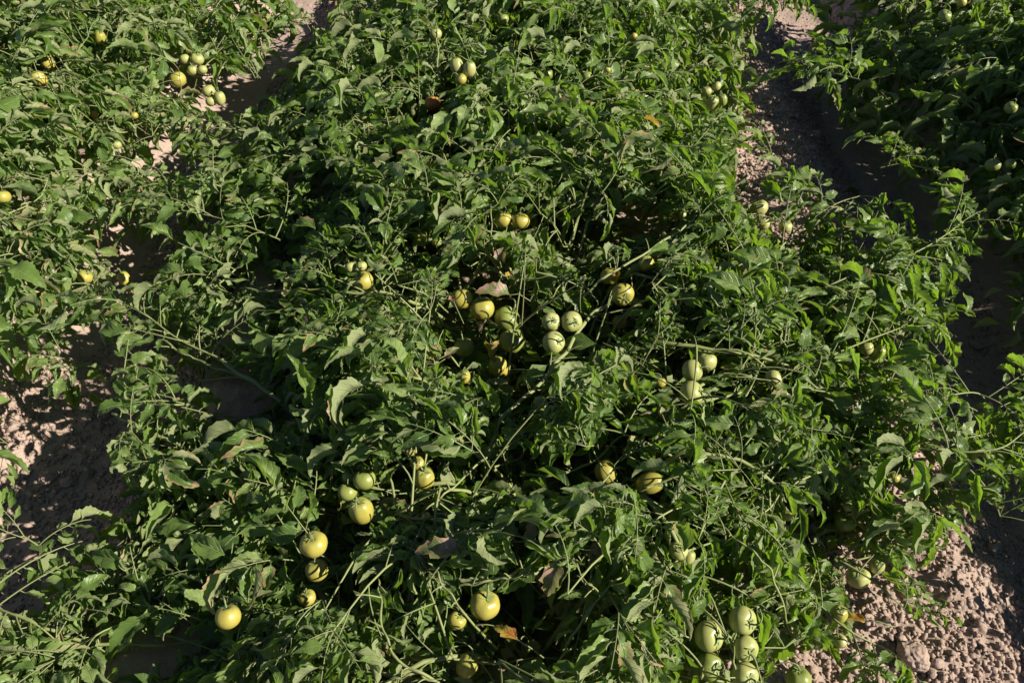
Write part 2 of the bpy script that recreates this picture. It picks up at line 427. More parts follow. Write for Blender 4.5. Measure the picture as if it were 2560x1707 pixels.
# far left row
tom(97, 197, 19, .30, 'yellow', 'plum', 0, 'narrow yellow plum tomato with an orange tip in the far left row')
tom(119, 157, 17, .29, 'yellow', 'plum', 0, 'yellow tomato just above the narrow orange-tipped plum tomato')
tom(73, 209, 12, .28, 'green', 'round', 1, 'small shaded tomato left of the orange-tipped plum tomato')
tom(250, 95, 15, .33, 'yellow', 'plum', 0, 'yellow tomato half under leaves, highest in the left row')
tom(444, 199, 20, .16, 'yellow', 'round', 0, 'bright yellow tomato notched by a leaf shadow beside the left furrow')
tom(462, 148, 12, .20, 'pale', 'round', 0, 'small pale tomato, left one of the bunch over the bright yellow tomato')
tom(493, 148, 16, .20, 'pale', 'round', 0, 'largest pale tomato of the bunch over the bright yellow tomato')
tom(506, 175, 12, .18, 'pale', 'round', 0, 'lowest right pale tomato of the bunch over the bright yellow tomato')
tom(481, 176, 12, .18, 'pale', 'round', 0, 'lowest left pale tomato of the bunch over the bright yellow tomato')
tom(521, 228, 16, .13, 'pale', 'round', 0, 'upper left tomato of three at the edge of the left furrow')
tom(549, 246, 15, .12, 'pale', 'plum', 0, 'upper right tomato of three at the edge of the left furrow')
tom(527, 254, 13, .11, 'pale', 'round', 0, 'lowest tomato of three at the edge of the left furrow')
tom(336, 289, 9, .24, 'yellow', 'round', 0, 'tiny yellow tomato peeping out mid left row')
tom(236, 287, 9, .26, 'orange', 'plum', 0, 'tiny orange tomato peeping out mid left row')
tom(6, 492, 19, .28, 'yellow', 'round', 0, 'yellow-green tomato cut by the left edge of the photo')
tom(239, 468, 13, .20, 'green', 'round', 0, 'green-yellow tomato under leaves in the middle of the left row')
tom(161, 444, 9, .24, 'yellow', 'round', 0, 'tiny yellow tomato left of the half hidden green-yellow one')
tom(20, 258, 11, .27, 'pale', 'round', 0, 'pale tomato under leaves at the far left edge, upper left row')
tom(292, 362, 11, .16, 'pale', 'round', 0, 'pale tomato over the lit patch of the left furrow')
tom(512, 50, 11, .22, 'green', 'round', 1, 'dark green tomato at the top of the left row beside the furrow')
tom(212, 692, 18, .16, 'yellow', 'round', 0, 'left tomato of the pair on the near left plant')
tom(311, 696, 16, .14, 'yellow', 'plum', 0, 'right tomato of the pair on the near left plant, star calyx on top')
tom(276, 692, 11, .13, 'pale', 'round', 0, 'small tomato between the pair on the near left plant')
# far middle row
tom(1258, 48, 14, .42, 'green', 'round', 0, 'green tomato at the very top of the middle row')
tom(1089, 86, 15, .42, 'pale', 'round', 0, 'pale tomato beside an upright stem, high in the middle row')
tom(1174, 173, 17, .42, 'pale', 'plum', 0, 'pale plum tomato, right one of the far bunch')
tom(1142, 166, 18, .42, 'pale', 'plum', 0, 'pale plum tomato, left one of the far bunch')
tom(1152, 199, 15, .40, 'yellow', 'round', 0, 'yellow tomato with a star calyx at the foot of the far bunch')
tom(1082, 258, 20, .36, 'orange', 'round', 1, 'orange ripening tomato in the shade, far middle row')
tom(1362, 186, 20, .36, 'green', 'round', 1, 'large dull green tomato in shade behind the far bunch')
tom(1468, 194, 15, .36, 'green', 'round', 1, 'dull green tomato in shade right of the large dull one')
tom(1519, 175, 8, .42, 'yellow', 'round', 0, 'tiny yellow tomato spot in the far middle row')
tom(1585, 92, 9, .42, 'yellow', 'round', 0, 'tiny yellow tomato near the top of the middle row')
tom(912, 296, 14, .30, 'green', 'round', 1, 'small dark green tomato left of the ripening orange one')
tom(1258, 549, 21, .34, 'yellow', 'round', 0, 'left tomato of the sunny pair above the dark gap')
tom(1302, 553, 22, .34, 'yellow', 'round', 0, 'right tomato of the sunny pair, green calyx on top')
tom(1559, 404, 9, .38, 'yellow', 'round', 0, 'small yellow tomato right of the middle of the far row')
tom(1625, 479, 17, .33, 'green', 'plum', 1, 'left of two dull plum tomatoes under a leaning stem')
tom(1675, 485, 16, .33, 'green', 'plum', 1, 'right of two dull plum tomatoes under a leaning stem')
tom(1779, 258, 17, .26, 'pale', 'plum', 0, 'bright pale plum tomato at the far right shoulder')
tom(1767, 228, 12, .27, 'pale', 'round', 0, 'small green-white tomato above the bright pale plum one, left')
tom(1791, 216, 12, .27, 'pale', 'round', 0, 'small green-white tomato above the bright pale plum one, right')
tom(1806, 250, 13, .25, 'green', 'plum', 0, 'greenish tomato right of the bright pale plum one')
tom(1897, 519, 22, .17, 'pale', 'round', 0, 'large pale tomato above the lit soil of the right shoulder')
tom(1907, 558, 17, .15, 'pale', 'round', 0, 'pale tomato directly under the large one on the right shoulder')
tom(1963, 566, 17, .13, 'pale', 'round', 0, 'greenish tomato resting by the lit soil of the right shoulder')
tom(1707, 537, 9, .32, 'pale', 'round', 0, 'tiny pale tomato left of the right shoulder bunch')
# centre
tom(1051, 594, 18, .32, 'yellow', 'plum', 0, 'tomato hanging by hooked stalks left of the sunny pair')
tom(1094, 605, 15, .30, 'green', 'round', 1, 'shaded green tomato beside the one hanging on hooked stalks')
tom(908, 702, 25, .33, 'yellow', 'round', 0, 'big yellow-green tomato, lowest of the left branch bunch')
tom(877, 668, 15, .34, 'pale', 'round', 0, 'small pale tomato, left top of the left branch bunch')
tom(904, 665, 13, .35, 'pale', 'round', 0, 'small pale tomato, right top of the left branch bunch')
tom(1153, 747, 27, .30, 'yellow', 'round', 0, 'dimpled yellow tomato at the left end of the central cluster')
tom(1205, 771, 30, .28, 'yellow', 'round', 0, 'tomato crossed by leaf shadow right of the dimpled one')
tom(1268, 797, 32, .25, 'green', 'round', 1, 'large shaded green tomato in the middle of the central cluster')
tom(1281, 851, 32, .22, 'green', 'round', 1, 'large lobed green tomato below the shaded central one')
tom(1161, 867, 25, .19, 'green', 'round', 1, 'dull tomato in shade left of the hanging orange leaf')
tom(1247, 917, 25, .20, 'yellow', 'plum', 0, 'glossy yellow-green tomato just under the hanging orange leaf')
tom(1378, 804, 23, .34, 'pale', 'round', 0, 'left upper tomato of the pale trio on the thick branch')
tom(1429, 804, 26, .34, 'pale', 'round', 0, 'right upper tomato of the pale trio on the thick branch')
tom(1384, 856, 28, .33, 'pale', 'round', 0, 'lowest and largest of the pale trio on the thick branch')
tom(1526, 690, 24, .28, 'yellow', 'round', 1, 'dull yellow tomato behind the round one at the branch top')
tom(1556, 736, 29, .32, 'yellow', 'round', 0, 'round yellow tomato at the top end of the thick branch')
tom(1616, 658, 19, .32, 'yellow', 'round', 0, 'half lit yellow tomato above the round one at the branch top')
tom(1592, 757, 17, .26, 'green', 'round', 1, 'shaded tomato right of the round one at the branch top')
tom(1550, 806, 19, .24, 'yellow', 'round', 1, 'dim yellow tomato under leaves below the branch top')
tom(1004, 943, 19, .28, 'yellow', 'plum', 0, 'yellow tomato striped by leaves left of the central cluster')
tom(1161, 941, 16, .27, 'yellow', 'plum', 0, 'bright tomato with calyx left of the glossy one')
tom(1351, 1009, 19, .31, 'green', 'round', 0, 'greyish green tomato with spread calyx under the thick branch')
tom(1651, 954, 15, .30, 'yellow', 'round', 0, 'small bright tomato tip right of the centre')
tom(1629, 912, 26, .24, 'green', 'round', 1, 'dark green tomato in shade right of the centre')
tom(1029, 1126, 14, .26, 'yellow', 'round', 0, 'small yellow tomato under leaves above the lower left pair')
# right of centre
tom(1731, 926, 27, .33, 'pale', 'round', 0, 'left upper tomato of the pale right trio')
tom(1766, 902, 26, .31, 'pale', 'round', 0, 'back tomato of the pale right trio, dull and round')
tom(1729, 983, 31, .32, 'pale', 'round', 0, 'largest and lowest tomato of the pale right trio')
tom(1737, 789, 25, .24, 'green', 'round', 1, 'dark green tomato deep among leaves above the right trio')
tom(1934, 947, 23, .31, 'pale', 'round', 0, 'pale tomato clasped by a long spidery calyx')
tom(1901, 974, 15, .25, 'green', 'round', 1, 'small shaded tomato below the spidery calyx one')
tom(2166, 870, 18, .22, 'pale', 'round', 0, 'left tomato of the pair near the right edge of the middle row')
tom(2192, 881, 21, .21, 'pale', 'plum', 0, 'sun-bleached right tomato of the pair near the right edge of the row')
tom(1857, 676, 18, .28, 'pale', 'round', 0, 'pale tomato behind a hanging leaf in the upper right of the row')
tom(2036, 669, 9, .24, 'pale', 'round', 0, 'tiny round tomato low on the right side of the row')
# lower left
tom(784, 1360, 34, .33, 'yellow', 'round', 0, 'big glossy yellow tomato with a leaf shadow across it, lower left')
tom(792, 1425, 28, .26, 'yellow', 'round', 1, 'dull tomato hanging directly under the big glossy yellow one')
tom(768, 1493, 21, .22, 'yellow', 'round', 0, 'partly hidden yellow tomato, lowest under the big glossy one')
tom(570, 1541, 31, .30, 'yellow', 'round', 0, 'big tomato beside a drooping leaf, lowest left of the row')
tom(512, 1618, 15, .14, 'green', 'round', 1, 'small shaded green tomato by the dark gap at lower left')
tom(877, 1190, 22, .27, 'green', 'round', 1, 'rear tomato of the shaded bunch left of the yellow lobed one')
tom(911, 1198, 28, .29, 'green', 'round', 1, 'front tomato of the shaded bunch, calyx facing up')
tom(868, 1229, 24, .27, 'green', 'round', 0, 'lowest tomato of the shaded bunch, dull with a dark calyx')
tom(903, 1276, 33, .32, 'yellow', 'plum', 0, 'bright yellow tomato split by shadow below the shaded bunch')
tom(1060, 1195, 29, .28, 'yellow', 'plum', 0, 'yellow lobed tomato left of the bare stem')
tom(1044, 1158, 18, .27, 'yellow', 'round', 0, 'tomato above the yellow lobed one left of the bare stem')
tom(1514, 1179, 29, .27, 'yellow', 'round', 0, 'golden tomato with a bright right side beside the dark gap')
tom(1626, 1208, 30, .29, 'yellow', 'plum', 0, 'golden plum tomato right of the dark gap')
tom(1661, 1280, 25, .25, 'green', 'round', 1, 'dark tomato with an orange tinge under the golden plum one')
tom(1066, 1291, 11, .33, 'yellow', 'round', 0, 'tiny bright tomato below the long thin stem')
tom(1212, 1511, 37, .31, 'yellow', 'round', 0, 'broad yellow tomato under the purple-edged leaf at the bottom')
tom(1143, 1549, 23, .29, 'yellow', 'round', 0, 'smaller tomato left of the broad yellow one, crossed by a stem')
tom(1168, 1662, 29, .27, 'yellow', 'plum', 1, 'greenish yellow tomato at the bottom edge of the photo')
tom(1696, 1376, 23, .33, 'pale', 'round', 0, 'pale tomato with a dry calyx right of bottom centre')
tom(1722, 1392, 17, .31, 'pale', 'plum', 0, 'paler small tomato beside the one with a dry calyx')
# lower right
tom(2236, 1194, 13, .24, 'yellow', 'round', 0, 'small yellow tomato high on the right edge by the curled leaf')
tom(2120, 1266, 12, .22, 'pale', 'round', 0, 'small pale bud-like tomato right edge above the dark one')
tom(2113, 1303, 26, .17, 'green', 'round', 1, 'dark green tomato deep in shade at the right edge')
tom(1969, 1289, 13, .28, 'yellow', 'round', 0, 'small yellow tomato top showing above a dark hollow')
tom(2192, 1414, 20, .14, 'pale', 'plum', 0, 'right of two tomatoes resting over the soil at lower right')
tom(2146, 1441, 29, .12, 'pale', 'round', 0, 'left and bigger of two tomatoes resting over the soil at lower right')
tom(1857, 1550, 35, .30, 'pale', 'round', 0, 'top right tomato of the big bottom bunch, calyx towards us')
tom(1773, 1589, 38, .28, 'pale', 'round', 0, 'top left tomato of the big bottom bunch, split by a leaf')
tom(1863, 1620, 32, .28, 'pale', 'round', 0, 'middle right tomato of the big bottom bunch, curly calyx')
tom(1775, 1665, 35, .25, 'green', 'round', 0, 'bottom left tomato of the big bottom bunch, half in shade')
tom(1862, 1688, 33, .26, 'pale', 'round', 0, 'bottom right tomato of the big bottom bunch, cut by the frame')
tom(2097, 1534, 23, .20, 'yellow', 'plum', 0, 'glossy yellow tomato above a long dark leaf at lower right')
tom(2099, 1601, 18, .16, 'pale', 'round', 0, 'pale tomato with curled calyx under the long dark leaf')
tom(1996, 1695, 31, .20, 'green', 'round', 1, 'green tomato at the bottom edge right of the big bunch')
# right row
tom(2404, 6, 12, .50, 'yellow', 'round', 0, 'yellow tomato at the very top of the right row')
tom(2362, 40, 16, .48, 'green', 'round', 0, 'greenish tomato just below the top of the right row')
tom(2528, 270, 16, .42, 'green', 'round', 1, 'dull green tomato at the right edge, upper right row')
tom(2482, 413, 18, .34, 'green', 'round', 1, 'left of two dim tomatoes in the shade of the right row')
tom(2526, 410, 13, .34, 'green', 'round', 1, 'right of two dim tomatoes in the shade of the right row')
tom(2552, 38, 15, .47, 'green', 'round', 1, 'dim green tomato at the top right corner')
TP = np.array([at(t[0], t[1], t[3]) for t in T]); 
TPZ = project(TP)[2]; TR = np.array([t[2] for t in T]) * TPZ / FPX
TX = np.array([t[0] for t in T]); TY = np.array([t[1] for t in T]); TRPX = np.array([t[2] for t in T]); TSH = np.array([t[6] for t in T])

# ---------------------------------------------------------------- bare stems seen in the photograph: (pixel x, y, height) lists
STEMS = [
    ([(1600, 715, .24), (1530, 757, .30), (1472, 793, .32), (1435, 848, .32), (1387, 914, .32), (1325, 983, .32), (1256, 1045, .31), (1219, 1140, .26), (1214, 1215, .18)], .0056, .0048, 'thick pale bare branch running diagonally through the centre'),
    ([(600, 722, .27), (700, 728, .29), (780, 722, .31), (860, 731, .32), (968, 733, .32), (1050, 762, .27), (1110, 795, .17)], .0028, .0058, 'pale branch reaching left from the centre'),
    ([(1740, 540, .38), (1706, 572, .38), (1600, 640, .37), (1480, 718, .34), (1400, 800, .22)], .0028, .0042, None),
    ([(440, 838, .20), (523, 884, .22), (622, 947, .24), (700, 1000, .22)], .0040, .0060, 'pale green thick stem over the left furrow'),
    ([(405, 850, .20), (479, 895, .21), (560, 925, .22), (650, 960, .2)], .0030, .0045, None),
    ([(280, 1036, .16), (325, 1055, .18), (369, 1080, .19), (450, 1110, .18)], .0036, .0046, None),
    ([(-20, 1515, .16), (40, 1538, .17), (113, 1567, .16), (200, 1600, .13), (330, 1612, .12), (457, 1607, .12), (600, 1590, .1)], .0034, .0046, None),
    ([(1030, 1300, .30), (1084, 1258, .33), (1140, 1210, .33), (1212, 1144, .31), (1260, 1080, .25)], .0019, .0028, None),
    ([(1150, 1465, .34), (1223, 1451, .36), (1289, 1440, .37), (1330, 1432, .37), (1373, 1415, .36)], .0028, .0024, 'fresh green stem with a swollen joint, bottom centre'),
    ([(1060, 1380, .33), (1084, 1418, .36), (1117, 1473, .36), (1172, 1546, .34), (1240, 1620, .25)], .0018, .0027, None),
    ([(1400, 1650, .28), (1435, 1583, .34), (1504, 1484, .37), (1552, 1440, .37), (1575, 1380, .35)], .0024, .0018, 'forked purplish leaf stalk at the bottom'),
    ([(1504, 1486, .37), (1484, 1468, .37), (1440, 1440, .36)], .0022, .0018, None),
    ([(945, 1450, .33), (949, 1484, .35), (960, 1576, .36), (996, 1649, .35), (1084, 1700, .33), (1150, 1760, .2)], .0018, .0035, 'curved bare stem at the bottom edge'),
    ([(980, 1700, .33), (1040, 1683, .34), (1090, 1705, .33)], .0020, .0025, None),
    ([(1802, 1316, .34), (1860, 1362, .36), (1916, 1411, .35), (1952, 1495, .31), (1975, 1580, .2)], .0020, .0026, None),
    ([(1800, 1586, .29), (1824, 1592, .29), (1832, 1625, .28), (1840, 1680, .27), (1846, 1740, .24)], .0024, .0024, 'fruit stalk of the big bottom bunch'),
    ([(1934, 850, .31), (1880, 960, .33), (1845, 1030, .32), (1800, 1090, .22)], .0020, .0024, None),
    ([(1810, 935, .34), (1880, 945, .34), (1980, 965, .33), (2080, 985, .3), (2120, 1010, .26)], .0022, .0018, None),
    ([(1300, 1190, .24), (1420, 1180, .25), (1500, 1140, .26), (1560, 1080, .24)], .0038, .0030, 'dark branch lying across the shady gap'),
    ([(1300, 700, .33), (1385, 690, .35), (1410, 700, .35), (1380, 740, .33)], .0016, .0018, None),
    ([(1232, 480, .40), (1228, 560, .36), (1232, 640, .28)], .0018, .0024, None),
    ([(1930, 1150, .31), (1922, 1230, .32), (1940, 1330, .28)], .0020, .0024, None),
    ([(1090, 60, .46), (1094, 130, .44), (1096, 200, .38)], .0024, .0034, None),
]
# leafy shoots that reach out of the rows: points, plant row
SHOOTS = [
    ([(1900, 800, .30), (2060, 720, .33), (2180, 668, .35), (2290, 630, .36), (2360, 590, .37), (2400, 560, .37)], 'mid'),
    ([(2000, 780, .28), (2150, 730, .30), (2250, 690, .30), (2320, 690, .27)], 'mid'),
    ([(1950, 620, .26), (2010, 560, .27), (2090, 510, .29), (2150, 490, .30)], 'mid'),
    ([(1960, 640, .24), (1985, 560, .25), (1995, 500, .26)], 'mid'),
    ([(2230, 1130, .28), (2292, 1082, .32), (2322, 1010, .35), (2376, 988, .35), (2450, 985, .33), (2480, 1040, .26)], 'mid'),
    ([(2180, 1130, .26), (2290, 1122, .30), (2400, 1130, .33), (2500, 1120, .34), (2560, 1080, .34)], 'mid'),
    ([(2300, 1100, .30), (2358, 1137, .32), (2424, 1174, .33), (2480, 1240, .31), (2500, 1290, .27)], 'mid'),
    ([(2050, 900, .28), (2170, 850, .29), (2250, 820, .28)], 'mid'),
    ([(2060, 1000, .28), (2180, 980, .29), (2250, 960, .27)], 'mid'),
    ([(2050, 700, .28), (2130, 640, .30), (2230, 610, .31)], 'mid'),
    ([(2100, 1200, .24), (2200, 1190, .25), (2260, 1230, .22)], 'mid'),
    ([(620, 330, .28), (540, 300, .28), (500, 330, .26)], 'mid'),
    ([(560, 470, .27), (470, 440, .28), (420, 460, .25)], 'mid'),
    ([(2200, 820, .26), (2280, 780, .27), (2310, 800, .26)], 'mid'),
    ([(2100, 1400, .20), (2180, 1450, .20), (2260, 1520, .18)], 'mid'),
    ([(2050, 1520, .20), (2130, 1580, .20), (2190, 1610, .18)], 'mid'),
    ([(2180, 1300, .20), (2290, 1290, .22), (2370, 1360, .20)], 'mid'),
    ([(620, 640, .25), (560, 700, .27), (500, 740, .26)], 'mid'),
    ([(700, 600, .27), (600, 560, .28), (480, 530, .28), (420, 525, .26)], 'mid'),
    ([(560, 900, .23), (450, 850, .24), (370, 790, .25), (330, 760, .24)], 'mid'),
    ([(480, 1010, .20), (390, 1010, .22), (320, 970, .23), (300, 930, .22)], 'mid'),
    ([(450, 1150, .22), (370, 1120, .24), (330, 1080, .23)], 'mid'),
    ([(-60, 1500, .16), (20, 1530, .18), (90, 1560, .18), (140, 1600, .16)], 'mid'),
    ([(120, 1380, .14), (60, 1340, .16)], 'mid'),
    ([(-80, 1130, .12), (-20, 1090, .14), (20, 1110, .14)], 'left'),
    ([(60, 860, .14), (130, 880, .16), (180, 900, .14)], 'left'),
    ([(1930, -60, .45), (1960, 0, .42), (1955, 30, .38)], 'right'),
    ([(2150, 200, .38), (2060, 180, .36), (2020, 200, .32)], 'right'),
    ([(2350, 430, .30), (2260, 410, .28), (2200, 420, .26)], 'right'),
    ([(2000, 430, .16), (1950, 440, .17), (1930, 400, .16)], 'mid'),
]
# ---------------------------------------------------------------- grow the plants
CLEAR = [(135, 1130, 160, 200), (50, 1400, 100, 140), (438, 378, 62, 52), (345, 655, 50, 75), (235, 880, 95, 75), (450, 965, 75, 48), (610, 985, 95, 45), (600, 820, 60, 32),
         (600, 215, 50, 45), (640, 700, 50, 28), (1885, 440, 60, 90), (1965, 520, 40, 45), (2000, 350, 95, 100), (2160, 440, 130, 90), (2455, 900, 100, 150), (2470, 1430, 135, 220), (2240, 1600, 120, 115),
         (2300, 545, 60, 55), (2470, 740, 85, 90), (1955, 100, 42, 90)]
HOLES = [(1430, 600, 90, 45), (1050, 630, 60, 30), (1370, 1190, 150, 55), (1240, 830, 140, 120), (905, 1470, 60, 40), (1330, 1600, 60, 40), (930, 1000, 30, 30),
         (1560, 1060, 70, 45), (320, 1640, 110, 50), (1830, 1430, 50, 50), (1430, 840, 90, 70), (1180, 690, 60, 40), (1080, 290, 60, 30),
         (690, 620, 80, 40), (2060, 1320, 60, 40), (850, 1340, 70, 60), (1220, 1500, 60, 40), (700, 1050, 60, 40), (1580, 560, 60, 40), (1340, 330, 50, 25), (800, 450, 60, 30)]

# row, y of the root, number of main branches, label
PLANTS = [
    ('mid', .60, 17, 'tomato plant at the bottom edge with the big bunch of five green tomatoes'),
    ('mid', .92, 17, 'sprawling tomato plant around the dark gap, golden tomatoes in it'),
    ('mid', 1.25, 17, 'splayed open tomato plant in the centre with a bare diagonal branch and many tomatoes'),
    ('mid', 1.60, 17, 'tomato plant behind the central one carrying the sunny pair of tomatoes'),
    ('mid', 1.98, 17, 'tomato plant of the middle row just below the ripening orange tomato'),
    ('mid', 2.40, 16, 'tomato plant of the middle row around the far pale bunch of tomatoes'),
    ('mid', 2.90, 16, 'farthest tomato plant of the middle row at the top edge of the photo'),
    ('left', .95, 13, 'plant showing only leaf tips at the left edge by the lit furrow'),
    ('left', 1.35, 15, 'nearest well seen tomato plant of the left row with a pair of yellow tomatoes'),
    ('left', 1.75, 15, 'tomato plant of the left row beside the lit patch of furrow soil'),
    ('left', 2.20, 15, 'tomato plant of the left row with the narrow orange-tipped plum tomato'),
    ('left', 2.75, 15, 'farthest tomato plant of the left row at the top left corner'),
    ('right', .75, 12, 'plant mostly outside the frame, dark leaf tips at the lower right edge'),
    ('right', 1.30, 14, 'shaded tomato plant at the right edge beside the dark furrow, lowest one showing'),
    ('right', 1.80, 16, 'backlit tomato plant of the right row with two dim tomatoes'),
    ('right', 2.30, 16, 'backlit tomato plant of the right row leaning over the lump in the furrow'),
    ('right', 2.85, 16, 'farthest tomato plant of the right row at the top right corner'),
]
leaves = []     # (plant index, variant, 4x4)
branches = []   # (plant index, V, F, label or None)
roots = []
LEAN = np.array(Matrix.Rotation(.20, 3, Vector((0, 0, 1)).cross(Vector((.8, -.35, 0)))))      # blades turned to the light and the open side
def leaf_matrix(p, yaw, pitch, roll, s):
    M = np.array(Matrix.Rotation(yaw, 3, 'Z') @ Matrix.Rotation(pitch, 3, 'X') @ Matrix.Rotation(roll, 3, 'Y')) * s
    M = LEAN @ M
    o = np.eye(4); o[:3, :3] = M; o[:3, 3] = p; return o
def add_leaf(pi, p, yaw, pitch, s=1.0, young=False):
    v = int(rng.integers(NH)); s = s * 1.17
    leaves.append([pi, v, leaf_matrix(p, yaw, pitch, rng.normal(0, .3), s), p, s])
def leaves_along(pi, P, step, s0=1., start=.12, tip=True):
    d = np.linalg.norm(np.diff(P, axis=0), axis=1); cum = np.concatenate([[0], np.cumsum(d)]); L = cum[-1]
    q = L * start; k = int(rng.integers(2)); 
    while q < L:
        i = min(np.searchsorted(cum, q) - 1, len(P) - 2); i = max(i, 0)
        p = P[i] + (P[i + 1] - P[i]) * ((q - cum[i]) / max(d[i], 1e-6)); t = P[i + 1] - P[i]
        az = math.atan2(-t[0], t[1])
        f = q / L
        sp = rng.uniform(.55, 1.5) * (1 - .55 * f if tip else 1)
        add_leaf(pi, p, az + (1 if k % 2 else -1) * sp, rng.uniform(-.25, .75), s0 * rng.uniform(.75, 1.2) * (1 - .30 * f))
        q += step * rng.uniform(.7, 1.3); k += 1
    if tip:
        t = P[-1] - P[-2]; az = math.atan2(-t[0], t[1])
        for a in (-.6, .1, .7): add_leaf(pi, P[-1], az + a + rng.normal(0, .2), rng.uniform(.1, .8), s0 * rng.uniform(.5, .8))
for pi, (row, y0, nb, lab) in enumerate(PLANTS):
    l, r_, cx = ROWS[row]
    bx = cx + rng.uniform(-.08, .08); base = np.array([bx, y0, float(ground_z(bx, y0, False)) - .01]); roots.append(base)
    for b in range(nb):
        ph = 2 * math.pi * (b + rng.uniform(-.3, .3)) / nb
        dx, dy = math.cos(ph), math.sin(ph)
        ex = (r_(y0 + .30 * dy) if dx > 0 else l(y0 + .30 * dy))
        reach = abs(ex - bx) - .10
        q = (b * .618) % 1
        reach *= (.55 + .42 * q) if abs(dx) > .4 else 1
        sx = np.sign(dx) * reach * min(1, abs(dx) ** .6)
        end = np.array([bx + sx, y0 + dy * rng.uniform(.28, .45), 0])
        el, er = l(end[1]), r_(end[1]); end[0] = min(max(end[0], el + .10), er - .10)
        f = rng.uniform(.35, .95)
        n = 14; t = np.linspace(0, 1, n)[:, None]
        P = base * (1 - t) + end * t
        wig = np.array([vnoise(P[:, 0] * 3 + b * 7.1, P[:, 1] * 3 + pi, 21, .5), vnoise(P[:, 0] * 3 + b * 3.3, P[:, 1] * 3 + pi, 22, .5)]).T
        P[:, :2] += wig * .12 * t
        ch = canopy(row, P[:, 0], P[:, 1]) * f - .04
        rise = np.clip(t[:, 0] / .3, 0, 1) ** .7
        P[:, 2] = base[2] + (ch - base[2]) * rise
        px_, py_, _ = project(P)                      # sunken where the plant lies open
        low = np.zeros(n)
        for a_, b_, c_, d_ in HOLES: low = np.maximum(low, np.exp(-(((px_ - a_) / (c_ + 50)) ** 2 + ((py_ - b_) / (d_ + 50)) ** 2) ** 2))
        P[:, 2] -= low * .7 * np.maximum(P[:, 2] - .06, 0)
        P[:, 2] = np.maximum(P[:, 2], ground_z(P[:, 0], P[:, 1], False) + .02 * np.minimum(1, t[:, 0] * 5))
        Vb, Fb = tube(P, np.linspace(.0062, .0024, n) * rng.uniform(.8, 1.1), 6)
        Vs, Fs, off = [Vb], [Fb], len(Vb)
        leaves_along(pi, P, .075)
        for k in range(2):
            i = int(rng.integers(3, n - 1)); p = P[i]
            a = rng.uniform(0, 2 * math.pi); Ls = rng.uniform(.10, .26)
            e = p + np.array([math.cos(a) * Ls, math.sin(a) * Ls, 0])
            e[0] = min(max(e[0], l(e[1]) + .05), r_(e[1]) - .05)
            e[2] = max(float(canopy(row, e[0], e[1])) * rng.uniform(.80, 1.08) - .02, .06)
            xe, ye, _ = project(e)
            if any(((xe - a_) / (c_ + 30)) ** 2 + ((ye - b_) / (d_ + 30)) ** 2 < 1 for a_, b_, c_, d_ in HOLES): continue
            m = (p + e) / 2 + np.array([0, 0, .03])
            Q = smooth_path([p, m, e], 6)
            v_, f_ = tube(Q, np.linspace(.0028, .0014, 6), 4)
            Vs.append(v_); Fs.append(f_ + off); off += len(v_)
            leaves_along(pi, Q, .050, .95, .25)
        branches.append((pi, np.vstack(Vs), np.vstack(Fs), None))
# side shoots until the rows close: every spot of a row carries a shoot that ends in a tuft of leaves near the canopy's surface
BR = {}
for pi, v_, f_, lab in branches: BR.setdefault(pi, []).append(v_[:84:3])
BR = {k: np.vstack(v) for k, v in BR.items()}
fill = {}
for row, (l, r_, c) in ROWS.items():
    step = .098 if row == 'mid' else .104
    for yy in np.arange(.05 if row == 'right' else .30, 3.35, step):
        for xx in np.arange(-3.0, 3.0, step):
            x, y = xx + rng.uniform(-.45, .45) * step, yy + rng.uniform(-.45, .45) * step
            if x < l(y) + .03 or x > r_(y) - .03: continue
            if rng.random() < .08: continue
            h = max(float(canopy(row, x, y)) * rng.uniform(.72, 1.04) - .05, float(ground_z(x, y, False)) + .05)
            X1, Y1, D1 = project(np.array([x, y, h]))
            if row != 'right' and not (-200 < X1 < 2760 and -300 < Y1 < 2000): continue
            if row == 'right' and x > 3.2: continue
            if any(((X1 - a) / c1) ** 2 + ((Y1 - b_) / d1) ** 2 < 1 for a, b_, c1, d1 in CLEAR): continue
            if any(((X1 - a) / c1) ** 2 + ((Y1 - b_) / d1) ** 2 < 1 for a, b_, c1, d1 in HOLES): h *= .35
            cand = sorted((abs(p[1] - y), i) for i, p in enumerate(PLANTS) if p[0] == row)[:2]
            best = None; e = np.array([x, y, h])
            for _, i in cand:
                d = np.linalg.norm(BR[i] - e, axis=1) + .6 * np.maximum(0, BR[i][:, 2] - h); j = d.argmin()
                if best is None or d[j] < best[0]: best = (d[j], i, BR[i][j])
            dd, pi, p = best
            m = p * .3 + e * .7 + np.array([rng.normal(0, .015), rng.normal(0, .015), 0]); m[2] = max(min(p[2], e[2]) - .01, float(ground_z(m[0], m[1], False)) + .01)
            Q = smooth_path([p, m, e], 6)
            fill.setdefault(pi, []).append(tube(Q, np.linspace(.0026, .0012, 6), 4))
            t = e - m; az = math.atan2(-t[0], t[1])
            a0 = rng.uniform(0, 6.28)
            for k_ in range(3):
                q_ = Q[-1] * (1 - .18 * k_) + Q[3] * .18 * k_
                add_leaf(pi, q_, a0 + k_ * 2.2 + rng.normal(0, .4), rng.uniform(-.2, .75), rng.uniform(.72, 1.08))
for pi, L_ in fill.items():
    off, Vs, Fs = 0, [], []
    for v_, f_ in L_: Vs.append(v_); Fs.append(f_ + off); off += len(v_)
    fill[pi] = (np.vstack(Vs), np.vstack(Fs))
def nearest_plant(row, y):
    c = [(abs(p[1] - y), i) for i, p in enumerate(PLANTS) if p[0] == row]; return min(c)[1]
guards = []   # (px, py, radius px, depth)
